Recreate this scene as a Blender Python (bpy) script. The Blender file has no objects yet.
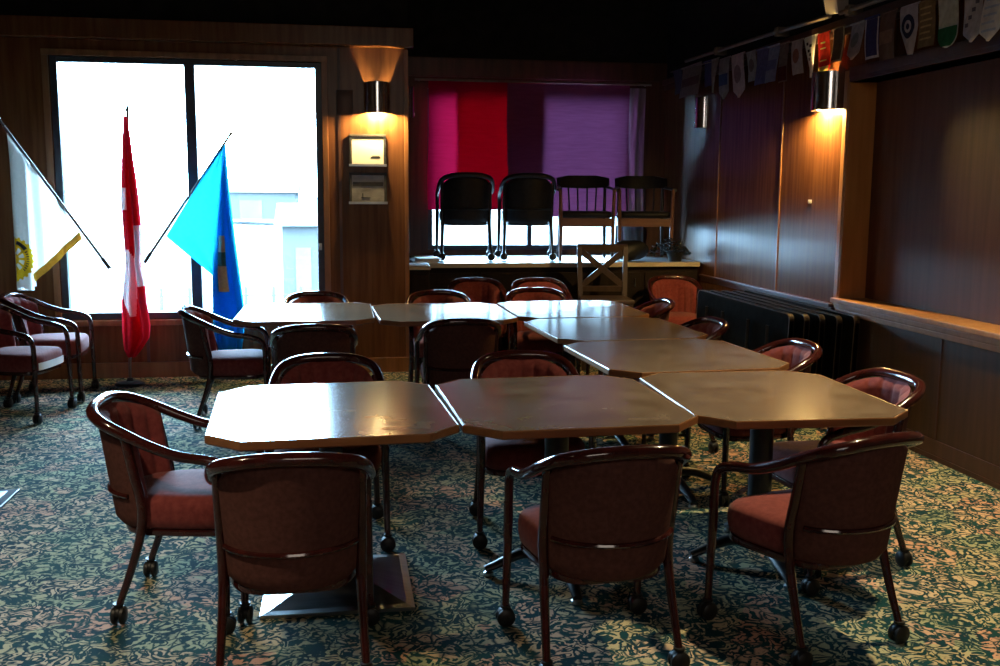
import bpy, bmesh, math, random
from mathutils import Vector, Matrix, noise as mnoise
random.seed(7)
S = bpy.context.scene
COL = S.collection
PI = math.pi

# ------------------------------------------------------------------ render look
S.view_settings.view_transform = 'Standard'
S.view_settings.look = 'None'
S.view_settings.gamma = 1.0
S.view_settings.use_curve_mapping = False
S.view_settings.exposure = 0.22
S.cycles.use_denoising = True
S.cycles.max_bounces = 8
S.cycles.transparent_max_bounces = 12
S.cycles.caustics_reflective = False
S.cycles.caustics_refractive = False
S.cycles.sample_clamp_indirect = 6.0

# ------------------------------------------------------------------ camera
yaw, pitch, roll, F = .15997, .13999, .0064, 998.5
cy, sy = math.cos(yaw), math.sin(yaw)
fw = Vector((sy*math.cos(pitch), cy*math.cos(pitch), -math.sin(pitch)))
r = Vector((cy, -sy, 0)); u = r.cross(fw)
c_, s_ = math.cos(roll), math.sin(roll)
r2 = r*c_ + u*s_; u2 = u*c_ - r*s_
cam = bpy.data.cameras.new('camera'); cam.sensor_width = 36; cam.lens = 36*F/1000
co = bpy.data.objects.new('camera', cam); COL.objects.link(co)
m = Matrix((r2, u2, -fw)).transposed().to_4x4(); m.translation = (0, 0, 1.585)
co.matrix_world = m; S.camera = co
cam.clip_start = .05; cam.clip_end = 300

# ------------------------------------------------------------------ materials
def mat(name, color, rough=.5, spec=.5, metal=0., coat=0.):
    M = bpy.data.materials.new(name); M.use_nodes = True
    b = M.node_tree.nodes['Principled BSDF']
    b.inputs['Base Color'].default_value = (*color, 1)
    b.inputs['Roughness'].default_value = rough
    b.inputs['Specular IOR Level'].default_value = spec
    b.inputs['Metallic'].default_value = metal
    b.inputs['Coat Weight'].default_value = coat
    b.inputs['Coat Roughness'].default_value = .06
    return M
def nodes(M): return M.node_tree.nodes, M.node_tree.links, M.node_tree.nodes['Principled BSDF']
def ramp(N, stops):
    R = N.new('ShaderNodeValToRGB'); e = R.color_ramp.elements
    while len(e) < len(stops): e.new(.5)
    for i, (p, c) in enumerate(stops): e[i].position = p; e[i].color = (*c, 1)
    return R
def noisy(name, c1, c2, scale=(10, 10, 10), rough=.5, spec=.5, detail=4, bump=0., bscale=None, coat=0., lo=.35, hi=.65, metal=0.):
    """two-tone material driven by stretched noise in object space"""
    M = mat(name, c1, rough, spec, metal, coat); N, L, b = nodes(M)
    t = N.new('ShaderNodeTexCoord'); mp = N.new('ShaderNodeMapping'); mp.inputs['Scale'].default_value = scale
    L.new(t.outputs['Object'], mp.inputs['Vector'])
    n = N.new('ShaderNodeTexNoise'); n.inputs['Scale'].default_value = 1; n.inputs['Detail'].default_value = detail
    L.new(mp.outputs[0], n.inputs['Vector'])
    R = ramp(N, [(lo, c1), (hi, c2)]); L.new(n.outputs['Fac'], R.inputs[0]); L.new(R.outputs[0], b.inputs['Base Color'])
    if bump:
        n2 = N.new('ShaderNodeTexNoise'); n2.inputs['Scale'].default_value = bscale or 60; n2.inputs['Detail'].default_value = 3
        L.new(t.outputs['Object'], n2.inputs['Vector'])
        B = N.new('ShaderNodeBump'); B.inputs['Strength'].default_value = bump; B.inputs['Distance'].default_value = .01
        L.new(n2.outputs['Fac'], B.inputs['Height']); L.new(B.outputs[0], b.inputs['Normal'])
    return M

M = {}
M['panel'] = noisy('wall_panel_wood', (.115, .044, .018), (.175, .072, .029), (26, 26, 1.6), rough=.27, spec=.22)
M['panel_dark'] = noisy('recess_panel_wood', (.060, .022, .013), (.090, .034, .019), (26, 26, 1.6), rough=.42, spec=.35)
M['panel_brown'] = noisy('shutter_panel_wood', (.105, .042, .026), (.145, .060, .036), (22, 22, 1.4), rough=.5, spec=.3)
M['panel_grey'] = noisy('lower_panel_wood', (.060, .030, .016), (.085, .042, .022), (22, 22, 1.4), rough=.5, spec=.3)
M['trim'] = noisy('trim_wood', (.20, .085, .03), (.30, .13, .05), (20, 20, 2), rough=.35, spec=.5)
M['lit_trim'] = noisy('lit_trim_wood', (.40, .185, .065), (.48, .235, .09), (20, 20, 2), rough=.4)  # warm light on jamb and sill put into a lighter wood colour
M['trim_dark'] = noisy('dark_trim_wood', (.055, .021, .013), (.085, .032, .019), (20, 20, 2), rough=.4)
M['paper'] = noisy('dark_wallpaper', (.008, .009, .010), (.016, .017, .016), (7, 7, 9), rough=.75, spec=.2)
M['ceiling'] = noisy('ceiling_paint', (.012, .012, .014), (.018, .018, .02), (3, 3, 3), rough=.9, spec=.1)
M['wood'] = noisy('mahogany', (.030, .0060, .0055), (.050, .0095, .008), (18, 18, 18), rough=.14, spec=.5, coat=.35)
M['fabric'] = noisy('rust_velvet', (.160, .029, .028), (.215, .046, .042), (45, 45, 45), rough=.85, spec=.15, bump=.15, bscale=320)
M['fabric'].node_tree.nodes['Principled BSDF'].inputs['Sheen Weight'].default_value = .12
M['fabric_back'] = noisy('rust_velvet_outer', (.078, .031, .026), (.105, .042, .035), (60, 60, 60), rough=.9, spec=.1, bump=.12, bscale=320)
M['vinyl'] = noisy('black_vinyl', (.010, .010, .012), (.017, .017, .02), (30, 30, 30), rough=.5, spec=.35)
M['black_metal'] = noisy('black_metal', (.010, .010, .011), (.018, .018, .02), (30, 30, 30), rough=.35, spec=.5)
M['caster'] = noisy('caster_plastic', (.008, .008, .008), (.013, .012, .012), (40, 40, 40), rough=.45, spec=.35)
M['chrome'] = noisy('chrome', (.75, .75, .75), (.82, .82, .82), (9, 9, 9), rough=.17, metal=1.)
M['steel'] = noisy('brushed_steel', (.46, .48, .5), (.56, .58, .6), (6, 60, 6), rough=.28, metal=1.)
M['edge'] = noisy('oak_edge', (.19, .075, .026), (.26, .11, .04), (4, 30, 30), rough=.3, spec=.5)
M['counter_wood'] = noisy('counter_front_wood', (.010, .006, .005), (.016, .009, .007), (20, 20, 1.6), rough=.6, spec=.15)
M['counter_top'] = noisy('counter_top_laminate', (.14, .15, .16), (.20, .21, .22), (14, 14, 14), rough=.28)
M['counter_edge'] = noisy('counter_edge_strip', (.50, .43, .33), (.60, .53, .42), (4, 30, 30), rough=.35)
M['table_dark'] = noisy('folded_table_top', (.005, .0055, .0055), (.009, .0095, .009), (12, 12, 12), rough=.95, spec=.03)
M['table_rim'] = noisy('folded_table_rim', (.10, .07, .05), (.13, .09, .07), (20, 20, 20), rough=.4)
M['frame'] = noisy('window_frame_metal', (.020, .026, .036), (.032, .04, .055), (9, 9, 9), rough=.35)
M['pale_plastic'] = noisy('pale_plastic', (.40, .37, .34), (.48, .45, .42), (9, 9, 9), rough=.45)
M['rod'] = noisy('dull_brass_rod', (.16, .13, .10), (.22, .18, .14), (9, 9, 9), rough=.45)
M['pole'] = noisy('flag_pole_wood', (.16, .12, .10), (.22, .17, .14), (20, 20, 20), rough=.4)
M['white'] = noisy('matte_white', (.75, .74, .72), (.82, .81, .79), (8, 8, 8), rough=.6)
M['grey_print'] = noisy('grey_landscape_print', (.20, .19, .19), (.42, .41, .41), (7, 7, 12), rough=.3, detail=6)
M['ink'] = noisy('dark_ink', (.03, .03, .035), (.05, .05, .055), (30, 30, 30), rough=.6)
M['xwood'] = noisy('grey_brown_wood', (.034, .020, .014), (.055, .033, .023), (22, 22, 3), rough=.4)
M['apron'] = noisy('orange_brown_wood', (.16, .062, .03), (.22, .09, .045), (3, 22, 22), rough=.35)

M['snow'] = noisy('outdoor_ground', (.042, .046, .044), (.056, .06, .058), (.6, .6, .6), rough=.9)
M['teal_paint'] = noisy('pale_teal_paint', (.021, .0215, .021), (.023, .0235, .023), (1, 1, 1), rough=.8)
M['leafy'] = noisy('dark_leaf', (.008, .012, .009), (.018, .024, .016), (30, 30, 30), rough=.35)

def cloth(name, c1, c2, transl=.5, scale=(40, 40, 40)):
    Mt = bpy.data.materials.new(name); Mt.use_nodes = True; N, L = Mt.node_tree.nodes, Mt.node_tree.links
    N.remove(N['Principled BSDF'])
    d = N.new('ShaderNodeBsdfDiffuse'); t = N.new('ShaderNodeBsdfTranslucent'); mx = N.new('ShaderNodeMixShader')
    mx.inputs[0].default_value = transl
    tc = N.new('ShaderNodeTexCoord'); mp = N.new('ShaderNodeMapping'); mp.inputs['Scale'].default_value = scale
    n = N.new('ShaderNodeTexNoise'); n.inputs['Scale'].default_value = 1; n.inputs['Detail'].default_value = 3
    L.new(tc.outputs['Object'], mp.inputs[0]); L.new(mp.outputs[0], n.inputs['Vector'])
    R = ramp(N, [(.3, c1), (.7, c2)]); L.new(n.outputs['Fac'], R.inputs[0])
    L.new(R.outputs[0], d.inputs[0]); L.new(R.outputs[0], t.inputs[0])
    L.new(d.outputs[0], mx.inputs[1]); L.new(t.outputs[0], mx.inputs[2]); L.new(mx.outputs[0], N['Material Output'].inputs[0])
    return Mt
M['gold'] = cloth('gold_fringe', (.78, .56, .14), (.88, .68, .24), .5)
M['c_red'] = cloth('flag_red', (.62, .015, .03), (.70, .02, .04), .25)
M['c_white'] = cloth('flag_white', (.80, .80, .84), (.86, .86, .88), .4)
M['c_blue'] = cloth('flag_blue', (.012, .33, .62), (.016, .37, .68), .5)
M['c_cream'] = cloth('flag_cream', (.82, .80, .76), (.88, .86, .82), .5)
M['cur_red'] = cloth('curtain_red', (.42, .004, .034), (.48, .006, .044), .11, (6, 6, 60))
M['cur_purple'] = cloth('curtain_purple', (.25, .055, .15), (.30, .068, .18), .045, (6, 6, 60))
M['cur_lining'] = cloth('curtain_lining', (.66, .008, .06), (.74, .012, .075), .46, (6, 6, 60))
M['cur_sheer'] = cloth('curtain_sheer', (.22, .20, .20), (.28, .26, .26), .03, (40, 40, 6))
M['yellow'] = cloth('emblem_yellow', (.80, .50, .02), (.88, .58, .03), .5)
M['navy'] = noisy('emblem_navy', (.02, .025, .07), (.03, .035, .09), (30, 30, 30), rough=.8)
M['green'] = noisy('emblem_green', (.02, .09, .06), (.03, .12, .08), (30, 30, 30), rough=.8)
M['wheat'] = noisy('emblem_wheat', (.55, .40, .22), (.66, .50, .30), (30, 30, 30), rough=.8)

# glass: clear pane with a fresnel sheen
G = bpy.data.materials.new('window_glass'); G.use_nodes = True; N, L = G.node_tree.nodes, G.node_tree.links
N.remove(N['Principled BSDF'])
tr = N.new('ShaderNodeBsdfTransparent'); gl = N.new('ShaderNodeBsdfGlossy'); gl.inputs['Roughness'].default_value = .02
fr = N.new('ShaderNodeFresnel'); fr.inputs[0].default_value = 1.45; mx = N.new('ShaderNodeMixShader')
L.new(fr.outputs[0], mx.inputs[0]); L.new(tr.outputs[0], mx.inputs[1]); L.new(gl.outputs[0], mx.inputs[2]); L.new(mx.outputs[0], N['Material Output'].inputs[0])
M['glass'] = G

def emis(name, c, s):
    Mt = bpy.data.materials.new(name); Mt.use_nodes = True; N, L = Mt.node_tree.nodes, Mt.node_tree.links
    N.remove(N['Principled BSDF']); e = N.new('ShaderNodeEmission'); e.inputs[0].default_value = (*c, 1); e.inputs[1].default_value = s
    L.new(e.outputs[0], N['Material Output'].inputs[0]); return Mt
M['bulb_wall'] = emis('sconce_bulb_glow', (1, .64, .21), 6800)
M['bulb_col'] = emis('column_bulb_glow', (1, .70, .27), 4300)
M['bulb_off'] = noisy('unlit_bulb', (.5, .48, .44), (.55, .53, .5), (9, 9, 9), rough=.3)

# carpet: curling leaf pattern
def carpet():
    Mt = mat('leaf_carpet', (.02, .05, .05), .95, .1); N, L, b = nodes(Mt)
    tc = N.new('ShaderNodeTexCoord')
    w = N.new('ShaderNodeTexNoise'); w.inputs['Scale'].default_value = 7; w.inputs['Detail'].default_value = 2
    L.new(tc.outputs['Object'], w.inputs['Vector'])
    sub = N.new('ShaderNodeVectorMath'); sub.operation = 'SUBTRACT'; sub.inputs[1].default_value = (.5, .5, .5); L.new(w.outputs['Color'], sub.inputs[0])
    sc = N.new('ShaderNodeVectorMath'); sc.operation = 'SCALE'; sc.inputs['Scale'].default_value = .12; L.new(sub.outputs[0], sc.inputs[0])
    ad = N.new('ShaderNodeVectorMath'); L.new(tc.outputs['Object'], ad.inputs[0]); L.new(sc.outputs[0], ad.inputs[1])
    n = N.new('ShaderNodeTexNoise'); n.inputs['Scale'].default_value = 12.5; n.inputs['Detail'].default_value = 2.5; n.inputs['Roughness'].default_value = .45
    n.inputs['Distortion'].default_value = .8
    L.new(ad.outputs[0], n.inputs['Vector'])
    mu = N.new('ShaderNodeMath'); mu.operation = 'MULTIPLY'; mu.inputs[1].default_value = 34; L.new(n.outputs['Fac'], mu.inputs[0])
    nf = N.new('ShaderNodeTexNoise'); nf.inputs['Scale'].default_value = 55; nf.inputs['Detail'].default_value = 2; L.new(tc.outputs['Object'], nf.inputs['Vector'])
    ma = N.new('ShaderNodeMath'); ma.operation = 'MULTIPLY_ADD'; ma.inputs[1].default_value = 4.5; L.new(nf.outputs['Fac'], ma.inputs[0]); L.new(mu.outputs[0], ma.inputs[2])
    si = N.new('ShaderNodeMath'); si.operation = 'SINE'; L.new(ma.outputs[0], si.inputs[0])
    # break the ribbons up into leaves
    v = N.new('ShaderNodeTexVoronoi'); v.feature = 'DISTANCE_TO_EDGE'; v.inputs['Scale'].default_value = 14; L.new(ad.outputs[0], v.inputs['Vector'])
    vm = N.new('ShaderNodeMapRange'); vm.inputs[1].default_value = .01; vm.inputs[2].default_value = .09; L.new(v.outputs['Distance'], vm.inputs[0])
    sm = N.new('ShaderNodeMapRange'); sm.inputs[1].default_value = -.25; sm.inputs[2].default_value = .35; L.new(si.outputs[0], sm.inputs[0])
    m2 = N.new('ShaderNodeMath'); m2.operation = 'MULTIPLY'; L.new(vm.outputs[0], m2.inputs[0]); L.new(sm.outputs[0], m2.inputs[1])
    # leaf colour: tan, pink beige and grey green by cell
    v2 = N.new('ShaderNodeTexVoronoi'); v2.inputs['Scale'].default_value = 5.5; L.new(ad.outputs[0], v2.inputs['Vector'])
    sepc = N.new('ShaderNodeSeparateColor'); L.new(v2.outputs['Color'], sepc.inputs[0])
    R = ramp(N, [(0., (.33, .36, .22)), (.35, (.48, .41, .24)), (.65, (.60, .43, .28)), (.95, (.58, .32, .21))]); L.new(sepc.outputs[0], R.inputs[0])
    nb = N.new('ShaderNodeTexNoise'); nb.inputs['Scale'].default_value = 6; L.new(tc.outputs['Object'], nb.inputs['Vector'])
    Rb = ramp(N, [(.35, (.006, .034, .048)), (.65, (.011, .058, .058))]); L.new(nb.outputs['Fac'], Rb.inputs[0])
    mix = N.new('ShaderNodeMix'); mix.data_type = 'RGBA'; L.new(m2.outputs[0], mix.inputs[0]); L.new(Rb.outputs[0], mix.inputs[6]); L.new(R.outputs[0], mix.inputs[7])
    pile = N.new('ShaderNodeTexNoise'); pile.inputs['Scale'].default_value = 420; L.new(tc.outputs['Object'], pile.inputs['Vector'])
    pr = N.new('ShaderNodeMapRange'); pr.inputs[3].default_value = .6; pr.inputs[4].default_value = 1.4; L.new(pile.outputs['Fac'], pr.inputs[0])
    mm = N.new('ShaderNodeVectorMath'); mm.operation = 'SCALE'; L.new(mix.outputs[2], mm.inputs[0]); L.new(pr.outputs[0], mm.inputs['Scale'])
    L.new(mm.outputs[0], b.inputs['Base Color'])
    B = N.new('ShaderNodeBump'); B.inputs['Strength'].default_value = .5; B.inputs['Distance'].default_value = .006
    L.new(pile.outputs['Fac'], B.inputs['Height']); L.new(B.outputs[0], b.inputs['Normal'])
    return Mt
M['carpet'] = carpet()

# table laminate: mottled brown-grey stone print
def laminate():
    Mt = mat('stone_laminate', (.1, .08, .06), .17, .32); N, L, b = nodes(Mt)
    tc = N.new('ShaderNodeTexCoord')
    n1 = N.new('ShaderNodeTexNoise'); n1.inputs['Scale'].default_value = 7; n1.inputs['Detail'].default_value = 7; n1.inputs['Distortion'].default_value = .6
    L.new(tc.outputs['Object'], n1.inputs['Vector'])
    R = ramp(N, [(.25, (.115, .070, .040)), (.5, (.155, .100, .060)), (.75, (.205, .140, .088))]); L.new(n1.outputs['Fac'], R.inputs[0])
    n2 = N.new('ShaderNodeTexNoise'); n2.inputs['Scale'].default_value = 55; n2.inputs['Detail'].default_value = 3; L.new(tc.outputs['Object'], n2.inputs['Vector'])
    r2_ = N.new('ShaderNodeMapRange'); r2_.inputs[3].default_value = .93; r2_.inputs[4].default_value = 1.07; L.new(n2.outputs['Fac'], r2_.inputs[0])
    v = N.new('ShaderNodeVectorMath'); v.operation = 'SCALE'; L.new(R.outputs[0], v.inputs[0]); L.new(r2_.outputs[0], v.inputs['Scale'])
    L.new(v.outputs[0], b.inputs['Base Color'])
    rr = N.new('ShaderNodeMapRange'); rr.inputs[3].default_value = .165; rr.inputs[4].default_value = .165; L.new(n1.outputs['Fac'], rr.inputs[0]); L.new(rr.outputs[0], b.inputs['Roughness'])
    return Mt
M['laminate'] = laminate()

# ------------------------------------------------------------------ mesh helpers
def cat(pts, n=6):
    """Catmull-Rom samples through pts"""
    P = [Vector(p) for p in pts]; out = []
    for i in range(len(P)-1):
        a = P[i-1] if i else P[i]*2-P[i+1]; b, c = P[i], P[i+1]; d = P[i+2] if i+2 < len(P) else P[i+1]*2-P[i]
        for k in range(n):
            t = k/n
            out.append(.5*((2*b)+(c-a)*t+(2*a-5*b+4*c-d)*t*t+(3*b-a-3*c+d)*t*t*t))
    out.append(P[-1]); return out
class MB:
    def __init__(s): s.v = []; s.f = []; s.mi = []
    def add(s, vs, fs, mi=0):
        o = len(s.v); s.v += [tuple(v) for v in vs]; s.f += [tuple(i+o for i in f) for f in fs]; s.mi += [mi]*len(fs)
    def tube(s, path, rad, n=10, flat=1., mi=0, up=(0, 0, 1)):
        """swept round or oval tube; rad number or list; flat squashes the up-ish axis"""
        P = [Vector(p) for p in path]; K = len(P)
        rs = [rad]*K if isinstance(rad, (int, float)) else [rad[min(len(rad)-1, int(i*(len(rad)-1)/(K-1)))]*(1-((i*(len(rad)-1)/(K-1)) % 1)) + rad[min(len(rad)-1, int(i*(len(rad)-1)/(K-1))+1)]*((i*(len(rad)-1)/(K-1)) % 1) for i in range(K)]
        vs, fs = [], []; prev = None
        for i, p in enumerate(P):
            t = (P[min(i+1, K-1)]-P[max(i-1, 0)]).normalized()
            if prev is None:
                a = Vector(up) if abs(t.dot(Vector(up))) < .95 else Vector((0, 1, 0))
                x = t.cross(a).normalized()
            else: x = (prev-t*prev.dot(t)).normalized()
            prev = x; y = x.cross(t)
            for k in range(n):
                an = 2*PI*k/n; vs.append(p+x*math.cos(an)*rs[i]+y*math.sin(an)*rs[i]*flat)
        for i in range(K-1):
            for k in range(n):
                fs.append((i*n+k, i*n+(k+1) % n, (i+1)*n+(k+1) % n, (i+1)*n+k))
        fs.append(tuple(range(n-1, -1, -1))); fs.append(tuple(range((K-1)*n, K*n)))
        s.add(vs, fs, mi)
    def box(s, a, b, mi=0, rot=0., bev=0.):
        (x0, y0, z0), (x1, y1, z1) = a, b
        if bev <= 0:
            vs = [(x, y, z) for x in (x0, x1) for y in (y0, y1) for z in (z0, z1)]
            fs = [(0, 1, 3, 2), (4, 6, 7, 5), (0, 4, 5, 1), (2, 3, 7, 6), (0, 2, 6, 4), (1, 5, 7, 3)]
        else:
            bm = bmesh.new(); bmesh.ops.create_cube(bm, size=1)
            for v in bm.verts: v.co = Vector(((x0+x1)/2+v.co.x*(x1-x0), (y0+y1)/2+v.co.y*(y1-y0), (z0+z1)/2+v.co.z*(z1-z0)))
            bmesh.ops.bevel(bm, geom=bm.edges[:], offset=bev, segments=2, profile=.6, affect='EDGES')
            bm.verts.index_update(); vs = [v.co.copy() for v in bm.verts]; fs = [[v.index for v in f.verts] for f in bm.faces]; bm.free()
        if rot:
            c = Vector(((x0+x1)/2, (y0+y1)/2, (z0+z1)/2)); Rm = Matrix.Rotation(rot, 3, 'Z'); vs = [Rm @ (Vector(v)-c)+c for v in vs]
        s.add(vs, fs, mi)
    def prism(s, pts, z0, z1, mi=0, bev=0.):
        """vertical prism of a CCW xy outline, optionally with softened top and bottom rims"""
        n = len(pts); c = Vector((sum(p[0] for p in pts)/n, sum(p[1] for p in pts)/n))
        def inset(d): return [((Vector(p)-c)*(1-d/max(1e-6, (Vector(p)-c).length))+c) for p in pts]
        rings = [(inset(bev), z0), (pts, z0+bev), (pts, z1-bev), (inset(bev), z1)] if bev else [(pts, z0), (pts, z1)]
        vs = [(p[0], p[1], z) for R, z in rings for p in R]; fs = []
        for i in range(len(rings)-1):
            for k in range(n): fs.append((i*n+k, i*n+(k+1) % n, (i+1)*n+(k+1) % n, (i+1)*n+k))
        fs.append(tuple(range(n-1, -1, -1))); fs.append(tuple(range((len(rings)-1)*n, len(rings)*n)))
        s.add(vs, fs, mi)
    def grid(s, fn, nu, nv, mi=None, closed=False):
        """grid of points fn(i/nu, j/nv); mi(u,v) gives material index"""
        vs = [fn(i/nu, j/nv) for i in range(nu+1) for j in range(nv+1)]; o = len(s.v)
        s.v += [tuple(v) for v in vs]
        for i in range(nu):
            for j in range(nv):
                a = i*(nv+1)+j; s.f.append((o+a, o+a+nv+1, o+a+nv+2, o+a+1)); s.mi.append(mi((i+.5)/nu, (j+.5)/nv) if mi else 0)
    def lathe(s, prof, n=20, c=(0, 0), mi=0):
        vs = [(c[0]+rr*math.cos(2*PI*k/n), c[1]+rr*math.sin(2*PI*k/n), z) for rr, z in prof for k in range(n)]; fs = []
        for i in range(len(prof)-1):
            for k in range(n): fs.append((i*n+k, i*n+(k+1) % n, (i+1)*n+(k+1) % n, (i+1)*n+k))
        fs.append(tuple(range(n-1, -1, -1))); fs.append(tuple(range((len(prof)-1)*n, len(prof)*n)))
        s.add(vs, fs, mi)
    def sphere(s, c, rad, nu=12, nv=8, sc=(1, 1, 1), mi=0):
        vs = [(c[0]+rad*sc[0]*math.sin(PI*j/nv)*math.cos(2*PI*i/nu), c[1]+rad*sc[1]*math.sin(PI*j/nv)*math.sin(2*PI*i/nu), c[2]+rad*sc[2]*math.cos(PI*j/nv)) for j in range(1, nv) for i in range(nu)]
        vs += [(c[0], c[1], c[2]+rad*sc[2]), (c[0], c[1], c[2]-rad*sc[2])]; t, b = len(vs)-2, len(vs)-1; fs = []
        for j in range(nv-2):
            for i in range(nu): fs.append((j*nu+i, (j+1)*nu+i, (j+1)*nu+(i+1) % nu, j*nu+(i+1) % nu))
        for i in range(nu):
            fs.append((t, i, (i+1) % nu)); fs.append((b, (nv-2)*nu+(i+1) % nu, (nv-2)*nu+i))
        s.add(vs, fs, mi)
    def build(s, name, mats, parent=None, smooth=True, angle=.7):
        me = bpy.data.meshes.new(name); me.from_pydata(s.v, [], s.f); me.update()
        if not isinstance(mats, (list, tuple)): mats = [mats]
        for mm in mats: me.materials.append(M[mm])
        for p, i in zip(me.polygons, s.mi): p.material_index = i; p.use_smooth = smooth
        bm = bmesh.new(); bm.from_mesh(me); bmesh.ops.recalc_face_normals(bm, faces=bm.faces[:])
        if smooth:
            for e in bm.edges:
                if len(e.link_faces) == 2 and e.calc_face_angle(0) > angle: e.smooth = False
        bm.to_mesh(me); bm.free()
        o = bpy.data.objects.new(name, me); COL.objects.link(o)
        if parent: o.parent = parent
        return o
def tag(o, label, category, group=None, kind=None):
    if label: o['label'] = label
    if category: o['category'] = category
    if group: o['group'] = group
    if kind: o['kind'] = kind
    return o
def root(name, label, category, loc=(0, 0, 0), rz=0., group=None):
    o = bpy.data.objects.new(name, None); o.empty_display_size = .1; COL.objects.link(o)
    o.location = loc; o.rotation_euler = (0, 0, rz); return tag(o, label, category, group)
def struct(o): o['kind'] = 'structure'; return o
def dup(src, loc, rz, label):
    d = src.copy(); COL.objects.link(d); d.location = loc; d.rotation_euler = (0, 0, rz); d['label'] = label
    for ch in list(src.children):
        c = ch.copy(); COL.objects.link(c); c.parent = d
        for g in list(ch.children):
            k = g.copy(); COL.objects.link(k); k.parent = c
    return d
D2R = PI/180

# ------------------------------------------------------------------ room shell
XL, XR, YB, YR, YC, ZC = -4.6, 3.54, 8.78, 10.70, -4.0, 3.65
RX = .60       # left side of the recess
b = MB(); b.box((XL-.2, YC-.2, -.1), (XR+.5, YR+.3, 0)); struct(b.build('floor', 'carpet', smooth=False))
b = MB(); b.box((XL-.2, YC-.2, ZC), (XR+.5, YR+.3, ZC+.1)); struct(b.build('ceiling', 'ceiling', smooth=False))
b = MB(); b.box((XL-.2, YC-.2, 0), (XL, YB+.2, ZC)); struct(b.build('wall_left', 'panel', smooth=False))
b = MB(); b.box((XL-.2, YC-.2, 0), (XR+.4, YC, ZC)); struct(b.build('wall_rear', 'panel', smooth=False))
# window wall with its opening; wood below 2.93, dark paper above
WX0, WX1, WZ0, WZ1 = -2.30, -.126, .50, 2.66
b = MB()
b.box((XL, YB, 0), (WX0, YB+.2, 2.93)); b.box((WX1, YB, 0), (RX, YB+.2, 2.93))
b.box((WX0, YB, 0), (WX1, YB+.2, WZ0)); b.box((WX0, YB, WZ1), (WX1, YB+.2, 2.93))
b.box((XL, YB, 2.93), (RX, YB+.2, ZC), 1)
struct(b.build('wall_back', ['panel', 'paper'], smooth=False))
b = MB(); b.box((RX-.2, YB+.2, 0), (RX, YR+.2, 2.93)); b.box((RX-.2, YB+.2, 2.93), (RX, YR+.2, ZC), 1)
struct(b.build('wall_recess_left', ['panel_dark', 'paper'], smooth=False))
# recess back wall with the curtained window
VX0, VX1, VZ0, VZ1 = .94, 3.13, .97, 2.66
b = MB()
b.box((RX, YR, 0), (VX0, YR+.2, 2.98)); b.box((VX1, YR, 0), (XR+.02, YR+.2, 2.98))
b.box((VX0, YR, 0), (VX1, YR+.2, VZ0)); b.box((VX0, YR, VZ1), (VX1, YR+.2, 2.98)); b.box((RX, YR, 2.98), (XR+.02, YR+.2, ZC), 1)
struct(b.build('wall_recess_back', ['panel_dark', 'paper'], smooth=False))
# right wall: far panelled stretch, then the framed opening with a closed shutter set back
OY1, OZ0, OZ1, OD = 6.66, .85, 2.36, .19
b = MB()
b.box((XR, OY1, 0), (XR+.4, YR+.2, 2.72)); b.box((XR, YC, 0), (XR+.4, OY1, OZ0-.06), 1); b.box((XR, YC, OZ1), (XR+.4, OY1, 2.72), 0)
b.box((XR+OD, YC, OZ0-.06), (XR+.4, OY1, OZ1), 2); b.box((XR, YC, 2.72), (XR+.4, YR+.2, ZC), 3)
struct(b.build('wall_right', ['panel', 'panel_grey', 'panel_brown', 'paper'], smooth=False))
b = MB(); b.box((XR-.012, YC, 0), (XR, 9.4, .12), bev=.004); b.box((XR-.02, YC, 0), (XR-.012, 9.4, .03)); struct(b.build('baseboard_right', 'trim_dark', smooth=False))
b = MB(); b.box((XL, YB-.015, 0), (RX, YB, .13), bev=.004); struct(b.build('baseboard_back', 'trim', smooth=False))
# battens of the right wall
for i, (y, z0, z1, w) in enumerate([(9.07, .8, 2.72, .02), (7.72, .8, 2.72, .022)]):
    b = MB(); b.box((XR-.008, y-w/2, z0), (XR, y+w/2, z1), bev=.003); struct(b.build('trim_%d' % (i+1), 'trim', smooth=False))
b = MB(); b.box((XR-.006, 5.385, .12), (XR, 5.40, .79)); struct(b.build('trim_3', 'trim_dark', smooth=False))
for i, y in enumerate((5.05, 4.2)):
    b = MB(); b.box((XR+OD-.006, y-.008, OZ0), (XR+OD, y+.008, OZ1-.01)); struct(b.build('trim_%d' % (i+4), 'trim_dark', smooth=False))
# jamb, casing, header and sill of the opening
b = MB(); b.box((XR-.012, OY1-.018, OZ0), (XR+OD, OY1+.0, OZ1), bev=.004); b.box((XR-.018, OY1, OZ0-.06), (XR, OY1+.055, OZ1+.08), bev=.005); struct(b.build('trim_6', 'lit_trim', smooth=False))
b = MB(); b.box((XR-.02, YC, OZ1), (XR+OD, OY1-.018, OZ1+.03), bev=.004); b.box((XR-.016, YC, OZ1+.03), (XR, OY1, OZ1+.10), bev=.004); struct(b.build('trim_7', 'trim_dark', smooth=False))
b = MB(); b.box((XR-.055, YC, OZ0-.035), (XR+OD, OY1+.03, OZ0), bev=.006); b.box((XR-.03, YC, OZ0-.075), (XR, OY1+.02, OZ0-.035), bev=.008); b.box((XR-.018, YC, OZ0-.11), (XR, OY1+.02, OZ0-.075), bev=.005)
struct(b.build('trim_8', 'lit_trim', smooth=False))
# chair rail of the far stretch
b = MB(); b.box((XR-.045, 6.72, .775), (XR, 9.4, .80), bev=.006); b.box((XR-.025, 6.72, .735), (XR, 9.4, .775), bev=.006); struct(b.build('trim_9', 'trim_dark', smooth=False))
# moulding under the curtain rail, right wall
b = MB(); b.box((XR-.05, YC, 2.74), (XR, YR, 2.80), bev=.01); b.box((XR-.03, YC, 2.69), (XR, YR, 2.74), bev=.01); struct(b.build('trim_10', 'trim_dark', smooth=False))
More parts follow.
